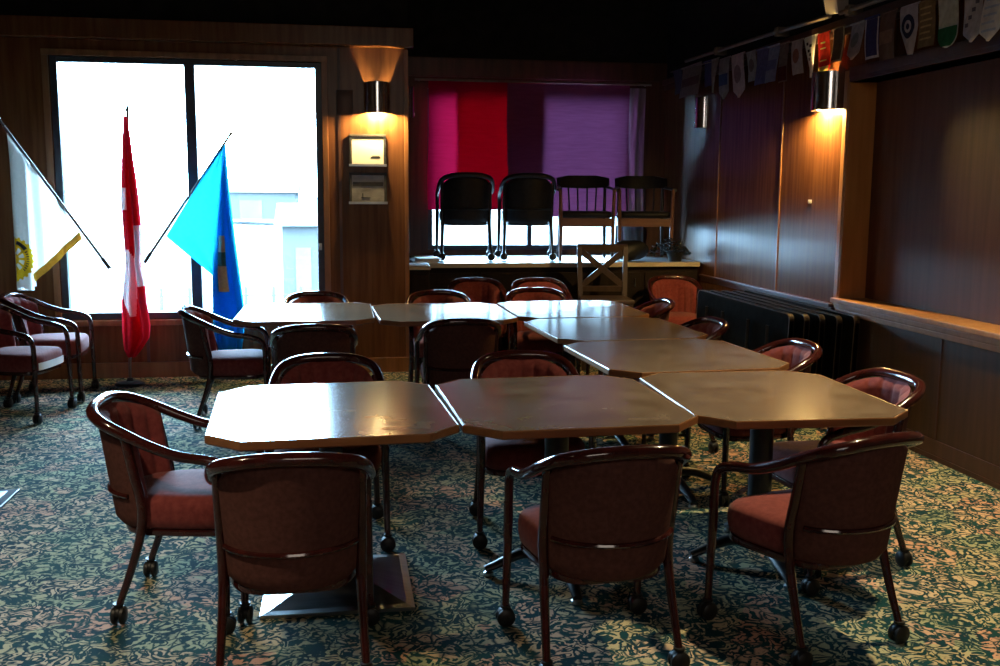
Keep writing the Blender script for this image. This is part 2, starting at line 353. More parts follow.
# soffit board over the window wall
b = MB(); b.box((XL, YB-.13, 2.79), (RX+.045, YB, 2.945), bev=.006); struct(b.build('trim_11', 'panel', smooth=False))
b = MB(); b.box((RX, YR-.02, 2.78), (XR, YR, 2.97), bev=.004); struct(b.build('trim_12', 'trim_dark', smooth=False))
# window sill and casing of window 1
def window(idx, x0, x1, z0, z1, y, mull, fwid=.055):
    w = bpy.data.objects.new('window_%d' % idx, None); COL.objects.link(w); w.location = ((x0+x1)/2, y, z0); struct(w)
    ox, oz = (x0+x1)/2, z0
    b = MB()
    b.box((x0-ox, -.005, 0), (x0+fwid-ox, .07, z1-oz), bev=.004); b.box((x1-fwid-ox, -.005, 0), (x1-ox, .07, z1-oz), bev=.004)
    b.box((x0-ox, 0, 0), (x1-ox, .07, fwid), bev=.004); b.box((x0-ox, 0, z1-oz-fwid*.8), (x1-ox, .07, z1-oz), bev=.004)
    for mx_, mw in mull: b.box((mx_-mw/2-ox, .0, fwid), (mx_+mw/2-ox, .06, z1-oz-fwid*.8), bev=.004)
    fo = b.build('window_frame', 'frame', w, smooth=False); fo['kind'] = 'structure'
    edges = [x0+fwid] + [q for mm in mull for q in (mm[0]-mm[1]/2, mm[0]+mm[1]/2)] + [x1-fwid]
    for k in range(0, len(edges), 2):
        b = MB(); b.box((edges[k]-ox, .035, fwid), (edges[k+1]-ox, .041, z1-oz-fwid*.8)); b.build('window_pane', 'glass', w, smooth=False)
    return w
w1 = window(1, WX0, WX1, WZ0, WZ1, YB+.03, [(-1.207, .085)])
b = MB(); b.box(((WX1-WX0)/2-.045, -.03, .58), ((WX1-WX0)/2-.02, -.004, .64), bev=.006); b.build('latch', 'white', w1, smooth=False)
b = MB(); b.box((WX0-(WX0+WX1)/2-.05, -.07, -.05), (WX1-(WX0+WX1)/2+.05, 0, -.005), bev=.008); b.build('window_sill', 'trim', w1, smooth=False)
w2 = window(2, VX0, VX1, VZ0, VZ1, YR+.03, [(2.05, .05)], .05)
# battens on the panelling below the window
for i, x in enumerate((-3.1, -1.62, -.95, .02)):
    b = MB(); z1 = .43 if WX0 < x < WX1 else 2.78
    b.box((x-.012, YB-.006, .13), (x+.012, YB, z1)); struct(b.build('trim_%d' % (13+i), 'trim_dark', smooth=False))
b = MB(); b.box((RX-.03, YB-.012, .13), (RX+.006, YB, 2.78), bev=.004); struct(b.build('trim_17', 'trim', smooth=False))
for i, (x0, x1, z0, z1) in enumerate([(WX0-.05, WX0, WZ0, WZ1), (WX1, WX1+.05, WZ0, WZ1), (WX0-.05, WX1+.05, WZ1, WZ1+.05)]):
    b = MB(); b.box((x0, YB-.02, z0), (x1, YB, z1), bev=.004); struct(b.build('trim_%d' % (18+i), 'trim', smooth=False))

# ------------------------------------------------------------------ outside
b = MB(); b.grid(lambda p, q: (-60+120*p, 11.2+110*q, -.6+.25*mnoise.noise(Vector((p*20, q*20, 0)))+1.6*q*q+9*max(0, min(1, (p-.507)/.03))*max(0, min(1, (q-.12)/.3))), 120, 60); struct(b.build('ground', 'snow'))  # unseen hill on the right added to dim the sky at the recess window
def shed(name, label, x0, x1, y0, y1, h, rh, z=-.62):
    rt = root(name, label, 'building', ((x0+x1)/2, (y0+y1)/2, z)); hx, hy = (x1-x0)/2, (y1-y0)/2
    b = MB(); b.box((-hx, -hy, 0), (hx, hy, h)); b.build('wall', 'teal_paint', rt, smooth=False)
    b = MB(); b.add([(-hx-.15, -hy-.2, h), (hx+.15, -hy-.2, h), (hx+.15, hy+.2, h), (-hx-.15, hy+.2, h), (-hx-.15, 0, h+rh), (hx+.15, 0, h+rh)], [(0, 1, 5, 4), (2, 3, 4, 5), (0, 4, 3), (1, 2, 5), (0, 3, 2, 1)]); b.build('roof', 'snow', rt, smooth=False)
    b = MB(); b.box((-hx*.5, -hy-.02, 0), (hx*.1, -hy, h*.7)); b.build('door', 'snow', rt, smooth=False)
shed('outbuilding', 'pale teal outbuilding outdoors, by the right edge of the tall window', -1.15, -.1, 21, 23, 1.5, .45)
shed('long_building', 'faint long low building outdoors far beyond the right window pane', -6.5, -2.4, 58, 63, 1.5, .8, .0)
rt = root('wire_fence', 'faint low fence outdoors crossing the bottom of the right window pane', 'fence', (-1.3, 17, -.65))
for k in range(9):
    b = MB(); b.lathe([(.03, 0), (.03, .62), (.02, .65)], 8, (-1.6+k*.45, .03*k)); b.build('post', 'teal_paint', rt)
b = MB(); b.tube([(-1.7, 0, .5), (2.1, .24, .5)], .012, 6); b.tube([(-1.7, 0, .3), (2.1, .24, .3)], .012, 6); b.build('wire', 'teal_paint', rt)

# ------------------------------------------------------------------ tables
def octagon(w, d, c):
    x, y = w/2, d/2
    return [(-x+c, -y), (x-c, -y), (x, -y+c), (x, y-c), (x-c, y), (-x+c, y), (-x, y-c), (-x, -y+c)]
def make_table(label, cx, cy_, w, d, rz, base, ch=.125):
    t = root('dining_table', label, 'table', (cx, cy_, 0), rz*D2R, 'octagonal dining tables pushed together')
    b = MB(); b.prism(octagon(w-.012, d-.012, ch-.003),   .708, .740, bev=.002); b.build('tabletop', 'laminate', t, smooth=False)
    o = octagon(w, d, ch); i_ = octagon(w-.014, d-.014, ch-.003); n = 8; b = MB()
    vs = [(p[0], p[1], z) for R, z in ((i_, .7385), (octagon(w-.004, d-.004, ch-.001), .7405), (o, .737), (o, .713), (octagon(w-.01, d-.01, ch-.002), .708), (i_, .708)) for p in R]
    b.add(vs, [(q*n+k, q*n+(k+1) % n, (q+1)*n+(k+1) % n, (q+1)*n+k) for q in range(5) for k in range(n)])
    b.build('edge_band', 'edge', t, smooth=False)
    b = MB(); b.box((-.24, -.30, .685), (.24, .30, .708), bev=.006); b.build('mounting_plate', 'black_metal', t, smooth=False)
    if base == 'pyramid':
        b = MB(); b.lathe([(.045, .05), (.045, .68), (.09, .69)], 20); b.build('column', 'black_metal', t)
        b = MB(); h = .29
        vs = [(-h, -h, 0), (h, -h, 0), (h, h, 0), (-h, h, 0), (-h, -h, .014), (h, -h, .014), (h, h, .014), (-h, h, .014), (-h+.03, -h+.03, .018), (h-.03, -h+.03, .018), (h-.03, h-.03, .018), (-h+.03, h-.03, .018), (-.05, -.05, .085), (.05, -.05, .085), (.05, .05, .085), (-.05, .05, .085)]
        fs = [(q*4+k, q*4+(k+1) % 4, (q+1)*4+(k+1) % 4, (q+1)*4+k) for q in range(3) for k in range(4)]+[(3, 2, 1, 0), (12, 13, 14, 15)]
        b.add(vs, fs); bo = b.build('base_plate', 'steel', t, smooth=False); bo.rotation_euler.z = -rz*D2R; bo.location.x = .02
    else:
        b = MB(); b.lathe([(.05, .09), (.05, .68), (.09, .69)], 20); b.build('column', 'black_metal', t)
        for k in range(4):
            a = PI/4*0+k*PI/2+.0; dx, dy = math.cos(a), math.sin(a); L_ = .36 if k % 2 else .30
            b = MB(); b.tube(cat([(dx*.03, dy*.03, .095), (dx*.15, dy*.15, .085), (dx*(L_-.06), dy*(L_-.06), .05), (dx*L_, dy*L_, .028)], 4), [.034, .03, .024, .02], 10, .75)
            lg = b.build('foot', 'black_metal', t)
            b = MB(); b.lathe([(.018, 0), (.022, .004), (.022, .014), (.012, .022)], 12, (dx*(L_-.015), dy*(L_-.015))); b.build('glide', 'steel', lg)
    return t
make_table('octagonal table glaring white, nearest left of the tables, on a steel pyramid base', -.045, 3.925, .90, 1.03, 3.0, 'pyramid')
make_table('octagonal brown laminate table in the middle of the nearest row of three', .880, 3.955, .915, 1.03, 2.0, 'cross')
make_table('octagonal table at the right end of the nearest row, corner pointing at right wall', 1.79, 3.975, .88, 1.03, -1.6, 'cross')
make_table('octagonal table directly behind the nearest right-hand table', 1.735, 5.035, .96, 1.02, 3.5, 'cross')
make_table('octagonal table between the one behind the nearest right table and the farthest corner table', 1.70, 6.08, .95, 1.03, 4.0, 'cross')
make_table('octagonal table at the far right corner, in front of the cross-back chair', 1.675, 7.15, .95, 1.06, 1.0, 'cross')
make_table('octagonal table in the middle of the far row, reflecting the curtained window', .715, 7.06, .94, 1.08, 2.0, 'cross')
make_table('octagonal table at the left end of the far row, nearest the tall window', -.235, 7.165, .93, 1.10, 0.0, 'cross')

# ------------------------------------------------------------------ armchairs
BOW = [(.250, .250, .47), (.251, .245, .54), (.253, .218, .590), (.256, .14, .618), (.256, .03, .638), (.252, -.07, .675), (.239, -.165, .720), (.213, -.240, .754), (.160, -.285, .774), (.09, -.302, .784), (0, -.307, .787)]
def post_y(z):   # y of the back posts at height z
    return -.100-(z-.40)*.20
def caster_mb(x, y):
    b = MB(); R_ = .034
    for s in (-1, 1):
        n = 16; prof = [(.004, s*.004), (.026, s*.004), (R_, s*.009), (R_, s*.019), (.027, s*.025), (.004, s*.027)]
        vs = [(x+a*math.cos(2*PI*k/n), y+yy, R_+.0005+a*math.sin(2*PI*k/n)) for a, yy in prof for k in range(n)]
        fs = [(i*n+k, i*n+(k+1) % n, (i+1)*n+(k+1) % n, (i+1)*n+k) for i in range(len(prof)-1) for k in range(n)]
        b.add(vs, fs+[tuple(range(n)), tuple(range((len(prof)-1)*n, len(prof)*n))])
    b.sphere((x, y, .044), .029, 12, 8, (1.1, .95, .9)); b.lathe([(.012, .055), (.012, .070), (.020, .072), (.020, .080)], 10, (x, y))
    return b
def make_armchair(label, group, fab='fabric', fabback='fabric_back', wood='wood'):
    t = root('armchair', label, 'chair', group=group)
    # seat cushion
    def outline(n=40, k=1., ky=1.):
        out = []
        for i in range(n):
            a = 2*PI*i/n; c, s = math.cos(a), math.sin(a); e = .52
            x = math.copysign(abs(c)**e, c); y = math.copysign(abs(s)**e, s)
            wx = .226+.032*y
            out.append((x*wx*k, y*.236*ky+.021))
        return out
    b = MB(); vs = []; fs = []; n = 40
    rings = [(.90, .345), (.975, .36), (1., .39), (1., .425), (.985, .445), (.93, .461), (.75, .470), (.45, .474), (.12, .475)]
    for k, z in rings: vs += [(p[0], p[1], z+.012*(p[1] > .1)*0) for p in outline(n, k, k)]
    for i in range(len(rings)-1):
        for k in range(n): fs.append((i*n+k, i*n+(k+1) % n, (i+1)*n+(k+1) % n, (i+1)*n+k))
    fs += [tuple(range(n-1, -1, -1)), tuple(range((len(rings)-1)*n, len(rings)*n))]
    b.add(vs, fs); b.build('seat', fab, t, angle=1.2)
    b = MB(); vs = []; fs = []
    for k, z in ((.86, .322), (.955, .324), (.97, .335), (.955, .348), (.86, .349)): vs += [(p[0], p[1], z) for p in outline(n, k, k)]
    fs = [(i*n+k, i*n+(k+1) % n, (i+1)*n+(k+1) % n, (i+1)*n+k) for i in range(4) for k in range(n)] + [tuple(range(n-1, -1, -1)), tuple(range(4*n, 5*n))]
    b.add(vs, fs); b.build('seat_frame', wood, t)
    # upholstered back: pleated inside, plain outside
    b = MB(); nu, nv = 56, 16; A_ = 1.32
    def hw(z): return .196+.022*(z-.38)/.38
    def yc(z): return -.246-(z-.38)*.135
    def shell(x0, z, off=0.):
        a = x0*A_; h_ = hw(z)+off; return h_*math.sin(a)/math.sin(A_), yc(z)-off+.150*(1-math.cos(a))/(1-math.cos(A_))
    def pt(uu, vv, off=0.):
        x0 = uu*2-1; zt = .772-.075*abs(x0)**2.4; z = .345+(zt-.345)*vv
        edge = max(0, abs(x0)-.90)/.10; puff = math.sqrt(max(0, 1-edge**2))*math.sqrt(max(0, 1-max(0, (abs(vv*2-1)-.90)/.10)**2))
        return x0, z, puff
    def fpt(uu, vv):
        x0, z, p_ = pt(uu, vv); pleat = .008*abs(math.sin(uu*PI*8))**.6
        x, y = shell(x0, z, -(.020+pleat)*p_); return (x, y, z)
    def bpt(uu, vv):
        x0, z, p_ = pt(uu, vv); x, y = shell(x0, z, .014*p_); return (x, y, z)
    b.grid(fpt, nu, nv, lambda q, w_: 0); b.grid(bpt, nu, nv, lambda q, w_: 1)
    b.build('backrest', [fab, fabback], t, angle=1.3)
    b = MB(); P = [(*shell(-.86+1.72*i/16, .475, .018), .475) for i in range(17)]; b.tube(P, .0095, 8); b.build('back_rail', wood, t)
    # bentwood bow: one rail from arm to arm
    half = cat(BOW, 5); path = half + [Vector((-p.x, p.y, p.z)) for p in reversed(half[:-1])]
    b = MB(); K = len(path)
    b.tube(path, [.0165, .0175, .019, .020, .0215, .023, .0235, .023, .0215, .020, .019, .0175, .0165], 12, 1.)
    b.build('arm_rail', wood, t)
    # legs with casters (rear legs run up as the back posts)
    for s in (-1, 1):
        b = MB(); b.tube(cat([(s*.258, .255, .062), (s*.254, .252, .25), (s*.251, .250, .40), (s*.252, .250, .475)], 4), [.0135, .016, .018, .0175], 10)
        lg = b.build('leg', wood, t); caster_mb(s*.258, .255).build('caster', 'caster', lg)
        b = MB(); P = [(s*.230, -.205, .070), (s*.224, -.158, .20), (s*.219, -.118, .34)]+[(s*(.219+.006*(z-.4)/.4), post_y(z), z) for z in (.45, .55, .65, .70, .722)]
        b.tube(cat(P, 3), [.0135, .016, .019, .0185, .017, .016], 10)
        lg = b.build('leg', wood, t); caster_mb(s*.230, -.207).build('caster', 'caster', lg)
    return t
GT = 'rust upholstered armchairs around the tables'
def fill_labels(): pass
CH = [  # x, y, z-rotation (0 faces the back wall), label
 (-.165, 3.28, 0, 'rust armchair, back to us, nearest on the left, before the table on pyramid base'),
 (.86, 3.22, 4, 'rust armchair, back to us, in the middle of the nearest row'),
 (1.67, 3.24, 18, 'rust armchair, back to us and turned a little left, rightmost of the nearest row'),
 (-.60, 3.89, -94, 'rust armchair at the left end of the nearest table, its arms reaching under it'),
 (2.15, 4.00, 96, 'rust armchair with shiny red bow at the right end of the nearest right table'),
 (2.17, 4.97, 92, 'rust armchair beside the right wall, second from us, behind the nearest right corner'),
 (2.05, 5.95, 92, 'rust armchair third from us along the right side of the tables'),
 (2.12, 7.14, 86, 'rust armchair whose small arched top shows in front of the far right chair'),
 (3.12, 8.90, 176, 'red-backed armchair standing alone near the counter by the folded black tables'),
 (-.065, 4.545, 180, 'rust armchair facing us from behind the nearest left table, on the glare side'),
 (.870, 4.515, 178, 'pleated rust armchair facing us from behind the middle table of the nearest row'),
 (.76, 6.42, 0, 'dark-backed armchair with its back to us at the middle table of the far row'),
 (-.165, 6.25, 2, 'dark-backed armchair with its back to us at the far row table nearest the window'),
 (-.76, 7.03, -88, 'armchair seen from the side at the left end of the far row, by blue flag'),
 (-.18, 7.65, 180, 'armchair behind the far left table, its arched top against the tall window'),
 (.77, 7.64, 181, 'armchair behind the far middle table, beside the wooden column'),
 (1.22, 8.80, 179, 'red-backed armchair standing before the counter, left one of two'),
 (1.585, 7.78, 180, 'armchair tucked behind the far right corner table, in front of another red one'),
 (1.79, 8.74, 178, 'red-backed armchair before the counter, mostly hidden, just left of the cross-back chair'),
]
proto = None
for x, y, rz, lab in CH:
    if proto is None: proto = make_armchair(lab, GT); proto.location = (x, y, 0); proto.rotation_euler.z = rz*D2R
    else: dup(proto, (x, y, 0), rz*D2R, lab)
w = dup(proto, (-2.25, 7.38, 0), -101*D2R, 'mauve armchair at the left picture edge, nearer of two, painted pale reflection along its seat front'); w['group'] = 'armchairs under the flags'
b = MB(); b.grid(lambda p, q: ((p-.5)*.36, .2635-.016*abs(p*2-1)**3, .355+.05*q), 10, 2); b.grid(lambda p, q: ((p-.5)*.36, .2585-.016*abs(p*2-1)**3, .355+.05*q), 10, 2); b.build('seat_reflection', 'white', w)  # light reflection on the seat trim, put in as a white strip
w = dup(proto, (-2.2, 8.04, 0), -88*D2R, 'mauve armchair at the left picture edge, farther of two, under the white flag'); w['group'] = 'armchairs under the flags'

# ------------------------------------------------------------------ counter in the recess
CF, CZ = 9.40, .915
ct = root('serving_counter', 'long dark serving counter with pale front edge under the curtained window', 'counter', (2.1, (CF+YR)/2, 0))
ox, oy = 2.1, (CF+YR)/2
b = MB(); b.box((.74-ox, CF+.06-oy, 0), (XR-.03-ox, YR-.01-oy, CZ-.04)); b.build('body', 'counter_wood', ct, smooth=False)
b = MB(); b.box((.70-ox, CF+.012-oy, CZ-.04), (XR-.03-ox, YR-.01-oy, CZ), bev=.004); b.build('worktop', 'counter_top', ct, smooth=False)
b = MB(); b.box((.70-ox, CF-oy, CZ-.042), (XR-.03-ox, CF+.014-oy, CZ+.002), bev=.003); b.build('edge_strip', 'counter_edge', ct, smooth=False)
for k in range(5):
    x0 = .80+k*.54
    b = MB(); b.box((x0-ox, CF+.042-oy, .10), (x0+.50-ox, CF+.062-oy, .82), bev=.006); d = b.build('door', 'counter_wood', ct, smooth=False)
    b = MB(); b.tube([(x0+.44-ox, CF+.042-oy, .68), (x0+.44-ox, CF+.022-oy, .68), (x0+.44-ox, CF+.022-oy, .76), (x0+.44-ox, CF+.042-oy, .76)], .005, 8); b.build('handle', 'steel', d)
cb = root('side_cabinet', 'narrow dark cabinet with a pale top at the left end of the counter', 'cabinet', (.70, 9.05, 0))
b = MB(); b.box((-.085, -.21, 0), (.09, .21, .90), bev=.005); b.build('body', 'counter_wood', cb, smooth=False)
b = MB(); b.box((-.095, -.225, .90), (.10, .22, .935), bev=.006); b.build('cabinet_top', 'counter_edge', cb, smooth=False)
b = MB(); b.box((-.075, -.222, .08), (.08, -.208, .86), bev=.004); d = b.build('door', 'counter_wood', cb, smooth=False)
b = MB(); b.sphere((.055, -.23, .55), .011); b.build('knob', 'steel', d)
b = MB()
for k in range(5): b.box((-.10+.004*k, -.13, .0+.008*k), (.12+.003*k, .13, .007+.008*k), rot=.05*k-.1)
pp = b.build('paper_stack', 'white', smooth=False); pp.location = (.82, 9.62, CZ+.003); tag(pp, 'small stack of white papers lying at the left end of the counter', 'papers')

# chairs standing on the counter
blk = make_armchair('black armchair standing on the counter, back to us, first from the column', 'black armchairs on the counter', 'vinyl', 'vinyl', 'black_metal')
blk.location = (1.25, 9.99, CZ+.002); blk.rotation_euler.z = -3*D2R; blk.scale = (1.06,)*3
dup(blk, (1.88, 9.99, CZ+.002), -6*D2R, 'black armchair standing on the counter, back to us, second from the column')
def make_lowback(label):
    t = root('low_back_armchair', label, 'chair', group='low-backed armchairs on the counter')
    b = MB(); b.prism([(-.235, -.2), (-.2, -.225), (.2, -.225), (.235, -.2), (.245, .2), (.21, .235), (-.21, .235), (-.245, .2)], .405, .465, bev=.018); b.build('seat', 'vinyl', t)
    b = MB(); b.box((-.245, .225, .32), (.245, .248, .40), bev=.004); b.box((-.24, -.235, .32), (.24, -.215, .40), bev=.004); b.box((-.25, -.22, .32), (-.23, .23, .40), bev=.004); b.box((.23, -.22, .32), (.25, .23, .40), bev=.004)
    b.build('apron', 'apron', t, smooth=False)
    arc = [(math.sin(a)*.285, -.26+.20*(1-math.cos(a)), 0) for a in [(-1.05+2.1*i/20) for i in range(21)]]
    b = MB()
    vs, fs = [], []
    for (x, y, _), a in zip(arc, [(-1.05+2.1*i/20) for i in range(21)]):
        h0, h1 = .685+.01*abs(a), .815-.055*max(0, abs(a)-.55)
        nx, ny = math.sin(a)*.016, -math.cos(a)*.016
        vs += [(x-nx, y-ny, h0), (x+nx, y+ny-.015, h0), (x+nx*1.2, y+ny*1.2-.045, h1), (x-nx, y-ny-.03, h1)]
    for i in range(20): fs += [(i*4+k, i*4+(k+1) % 4, (i+1)*4+(k+1) % 4, (i+1)*4+k) for k in range(4)]
    fs += [(3, 2, 1, 0), (80, 81, 82, 83)]
    b.add(vs, fs); b.build('back_band', 'vinyl', t, angle=.9)
    for s in (-1, 1):
        b = MB(); b.tube(cat([(s*.235, -.19, .70), (s*.272, -.05, .685), (s*.28, .1, .675), (s*.272, .235, .67)], 5), [.02, .019, .02, .022], 10, .7); b.build('arm', 'black_metal', t)
        b = MB(); b.tube([(s*.252, .238, 0), (s*.25, .236, .3), (s*.258, .232, .675)], [.015, .019, .016], 10); b.build('leg', 'apron', t)
        b = MB(); b.tube([(s*.235, -.26, 0), (s*.225, -.225, .3), (s*.22, -.215, .44), (s*.222, -.22, .70)], [.014, .018, .018, .015], 10); b.build('leg', 'black_metal', t)
    for x in (-.13, -.045, .045, .13):
        b = MB(); b.tube([(x, -.21, .45), (x*1.08, -.255, .70)], .0085, 8); b.build('spindle', 'black_metal', t)
    return t
lb = make_lowback('black low-backed armchair with spindles on the counter, third from the column')
lb.location = (2.48, 10.0, CZ+.002); lb.rotation_euler.z = 172*D2R; lb.scale = (1.04,)*3
dup(lb, (3.09, 9.98, CZ+.002), 170*D2R, 'low-backed armchair with orange-brown apron on the counter, nearest the right wall')

# cross-back chair
xb = root('cross_back_chair', 'grey-brown wooden chair with a crossed back, standing before the counter', 'chair', (2.39, 8.80, 0), 172*D2R)
b = MB(); b.prism([(-.21, -.2), (.21, -.2), (.235, .23), (-.235, .23)], .60, .64, bev=.008); b.build('seat', 'xwood', xb)
for s in (-1, 1):
    b = MB(); b.box((s*.205-.02, -.225, 0), (s*.205+.02, -.185, .62)); 
    vs = [(s*.205-.021, -.228, .62), (s*.205+.021, -.228, .62), (s*.205+.021, -.188, .62), (s*.205-.021, -.188, .62), (s*.218-.021, -.30, 1.10), (s*.218+.021, -.30, 1.10), (s*.218+.021, -.268, 1.10), (s*.218-.021, -.268, 1.10)]
    b.add(vs, [(0, 1, 5, 4), (1, 2, 6, 5), (2, 3, 7, 6), (3, 0, 4, 7), (4, 5, 6, 7), (3, 2, 1, 0)]); b.build('leg', 'xwood', xb, smooth=False)
    b = MB(); b.box((s*.205-.021, .18, 0), (s*.205+.021, .22, .60), bev=.004); b.build('leg', 'xwood', xb, smooth=False)
    b = MB(); b.box((s*.205-.012, -.19, .25), (s*.205+.012, .19, .28)); b.build('stretcher', 'xwood', xb, smooth=False)
def slat(p, q, wd, th):   # flat board between two points of the back plane
    P, Q = Vector(p), Vector(q); d = (Q-P).normalized(); nrm = Vector((0, -.99, .15)).normalized(); sd = d.cross(nrm).normalized()
    vs = [c+sd*a*wd/2+nrm*e*th/2 for c in (P, Q) for a, e in ((-1, -1), (1, -1), (1, 1), (-1, 1))]
    b = MB(); b.add(vs, [(0, 1, 5, 4), (1, 2, 6, 5), (2, 3, 7, 6), (3, 0, 4, 7), (3, 2, 1, 0), (4, 5, 6, 7)]); return b
slat((-.235, -.281, 1.075), (.235, -.281, 1.075), .075, .026).build('top_rail', 'xwood', xb, smooth=False)
slat((-.20, -.224, .70), (.20, -.224, .70), .05, .022).build('lower_rail', 'xwood', xb, smooth=False)
slat((-.19, -.230, .73), (.19, -.274, 1.04), .055, .016).build('cross_slat', 'xwood', xb, smooth=False)
slat((.19, -.236, .73), (-.19, -.280, 1.04), .055, .016).build('cross_slat', 'xwood', xb, smooth=False)

# dark trailing plant at the right end of the counter
pl = root('trailing_plant', 'dark leafy trailing plant in a black pot at the right end of the counter', 'plant', (3.30, 9.54, CZ+.002))
b = MB(); b.lathe([(.06, 0), (.085, .09), (.092, .10), (.08, .10)], 16); b.build('pot', 'vinyl', pl)
b = MB(); rnd = random.Random(3)
for k in range(120):
    a = rnd.uniform(0, 2*PI); rr = rnd.uniform(0, 1)**.7; c = Vector((math.cos(a)*rr*.22-.06, math.sin(a)*rr*.085, .07+.13*(1-rr*rr)*rnd.uniform(.4, 1.3)))
    d = Vector((rnd.uniform(-1, 1), rnd.uniform(-1, 1), rnd.uniform(-.4, .6))).normalized(); sd = d.cross(Vector((0, 0, 1))).normalized(); L_ = rnd.uniform(.03, .055)
    up = sd.cross(d)*.004
    b.add([c-d*L_, c+sd*L_*.4+up, c+d*L_, c-sd*L_*.4+up, c-up], [(0, 1, 4), (1, 2, 4), (2, 3, 4), (3, 0, 4)])
b.build('foliage', 'leafy', pl, smooth=False)
bg = MB()
bg.grid(lambda p, q: (.17*math.sin(PI*q)**.8*math.cos(2*PI*p)*(1+.15*math.sin(6*PI*p+q*4)), .10*math.sin(PI*q)**.8*math.sin(2*PI*p)*(1+.12*math.sin(4*PI*p)), .10*(1-math.cos(PI*q))+.02*math.sin(5*PI*p)*math.sin(PI*q)), 28, 12)
o = bg.build('cloth_bag', 'vinyl'); o.location = (2.86, 9.64, CZ+.004); tag(o, 'slumped black bag on the counter beside the cross-back chair top', 'bag')

# ------------------------------------------------------------------ curtains
rod = MB(); rod.tube([(.80, YR-.11, 2.735), (3.34, YR-.11, 2.735)], .012, 10); rod.tube([(.85, YR-.11, 2.735), (.85, YR, 2.735)], .008, 8); rod.tube([(3.3, YR-.11, 2.735), (3.3, YR, 2.735)], .008, 8)
o = rod.build('curtain_rod', 'rod'); tag(o, 'thin metal rod carrying the red and purple curtains', 'curtain rod')
def curtain(name, label, mt, x0, x1, z0, z1, y, amp, waves, seed, parent=None, sag=0.):
    b = MB(); rn = random.Random(seed); ph = rn.uniform(0, 6)
    def fn(p, q):
        z = z1+(z0-z1)*q
        return (x0+(x1-x0)*p+.012*math.sin(q*5+ph)*(.3+q), y+amp*math.sin(p*waves*2*PI+ph+.6*math.sin(q*3))*(.35+.65*q)+.012*mnoise.noise(Vector((p*5+seed, q*4, 0))), z-sag*math.sin(PI*p)*(1-q))
    b.grid(fn, 60, 24)
    o = b.build(name, mt, parent, angle=3)
    if label: tag(o, label, 'curtain')
    return o
yc = YR-.11
cr = curtain('red_curtain', 'crimson cloth curtain over the left half of the recess window', 'cur_red', .94, 2.17, 1.40, 2.725, yc, .010, 3, 1)
curtain('lining', None, 'cur_lining', 1.225, 2.15, 1.41, 2.72, yc+.035, .008, 2, 2, cr)
curtain('purple_curtain', 'purple cloth curtain over the right half of the recess window', 'cur_purple', 1.766, 3.09, 1.33, 2.715, yc-.04, .012, 3, 5)
curtain('sheer_curtain', 'narrow grey sheer curtain strip right of the purple curtain', 'cur_sheer', 3.06, 3.29, 1.02, 2.70, yc+.035, .010, 2, 9)

# ------------------------------------------------------------------ flags
def strip_cloth(outline, z_top, z_bot, y, folds, amp, ph=0., n=(48, 70)):
    """hanging cloth: outline(z)->(xl,xr); folded across its width"""
    def yy(p, z): return y+amp*math.sin(p*folds*2*PI+ph+1.5*z)+.5*amp*math.sin(p*folds*3.3*PI+2*z)
    def fn(p, q):
        z = z_top+(z_bot-z_top)*q; xl, xr = outline(z); w_ = min(1, (xr-xl)/.06); return (xl+(xr-xl)*p, y+(yy(p, z)-y)*w_, z)
    return fn, yy
def lerp_tab(tab):
    def f(z):
        for (z0, a0), (z1, a1) in zip(tab[:-1], tab[1:]):
            if z0 >= z >= z1:
                t = (z0-z)/(z0-z1) if z0 > z1 else 0; return a0+(a1-a0)*t
        return tab[-1][1] if z < tab[-1][0] else tab[0][1]
    return f
# national flag on its upright pole
FY = 8.42
f1 = root('maple_leaf_flag', 'red and white national flag hanging furled on an upright pole before the window', 'flag', (-1.70, FY, 0))
b = MB(); b.tube([(-.012, .02, .02), (.028, .02, 1.2), (.062, .02, 2.20)], .012, 10); b.build('pole', 'pole', f1)
b = MB(); b.lathe([(.012, 0), (.018, .015), (.012, .03), (.004, .085), (.001, .10)], 12, (.062, .02)); fo = b.build('finial', 'chrome', f1); fo.location.z = 2.195
b = MB(); b.lathe([(.115, 0), (.12, .01), (.11, .022), (.03, .035), (.02, .06), (.016, .06)], 24, (-.012, .02)); b.build('stand', 'black_metal', f1)
L1 = lerp_tab([(2.16, .045), (1.9, .022), (1.65, .0), (1.5, -.01), (1.2, -.005), (1.0, .0), (.7, -.045), (.45, -.05), (.3, -.04), (.24, -.015)])
R1 = lerp_tab([(2.16, .066), (1.9, .088), (1.65, .115), (1.5, .123), (1.25, .135), (1.1, .13), (1.0, .115), (.85, .145), (.7, .15), (.5, .175), (.40, .165), (.3, .10), (.24, .05)])
fn, yy = strip_cloth(lambda z: (L1(z), R1(z)), 2.16, .24, -.045, 2.0, .035)
def can_mi(p, q):
    z = 2.16-1.92*q
    if 1.42 < z < 1.60 and .04 < p < .34: return 1
    if 1.18 < z < 1.30 and p > .62 and p > .62+(z-1.24)**2*20: return 1
    if .72 < z < 1.12 and p < .62-(z-.95)*.3 and z < 1.12-.25*abs(p-.25): return 1
    if .58 < z <= .72 and .12+(.72-z)*1.6 < p < .62-(.72-z)*.6: return 1
    if .82 < z < 1.24 and p > .6: return 1
    return 0
b = MB(); b.grid(fn, 56, 110, can_mi)
def fn2(p, q):
    x, y_, z = fn(p*.92+.04, q*.97+.01); return (x, y_+.045+.01*math.sin(p*9), z)
b.grid(fn2, 40, 60, lambda p, q: 0); b.build('cloth', ['c_red', 'c_white'], f1, angle=3)

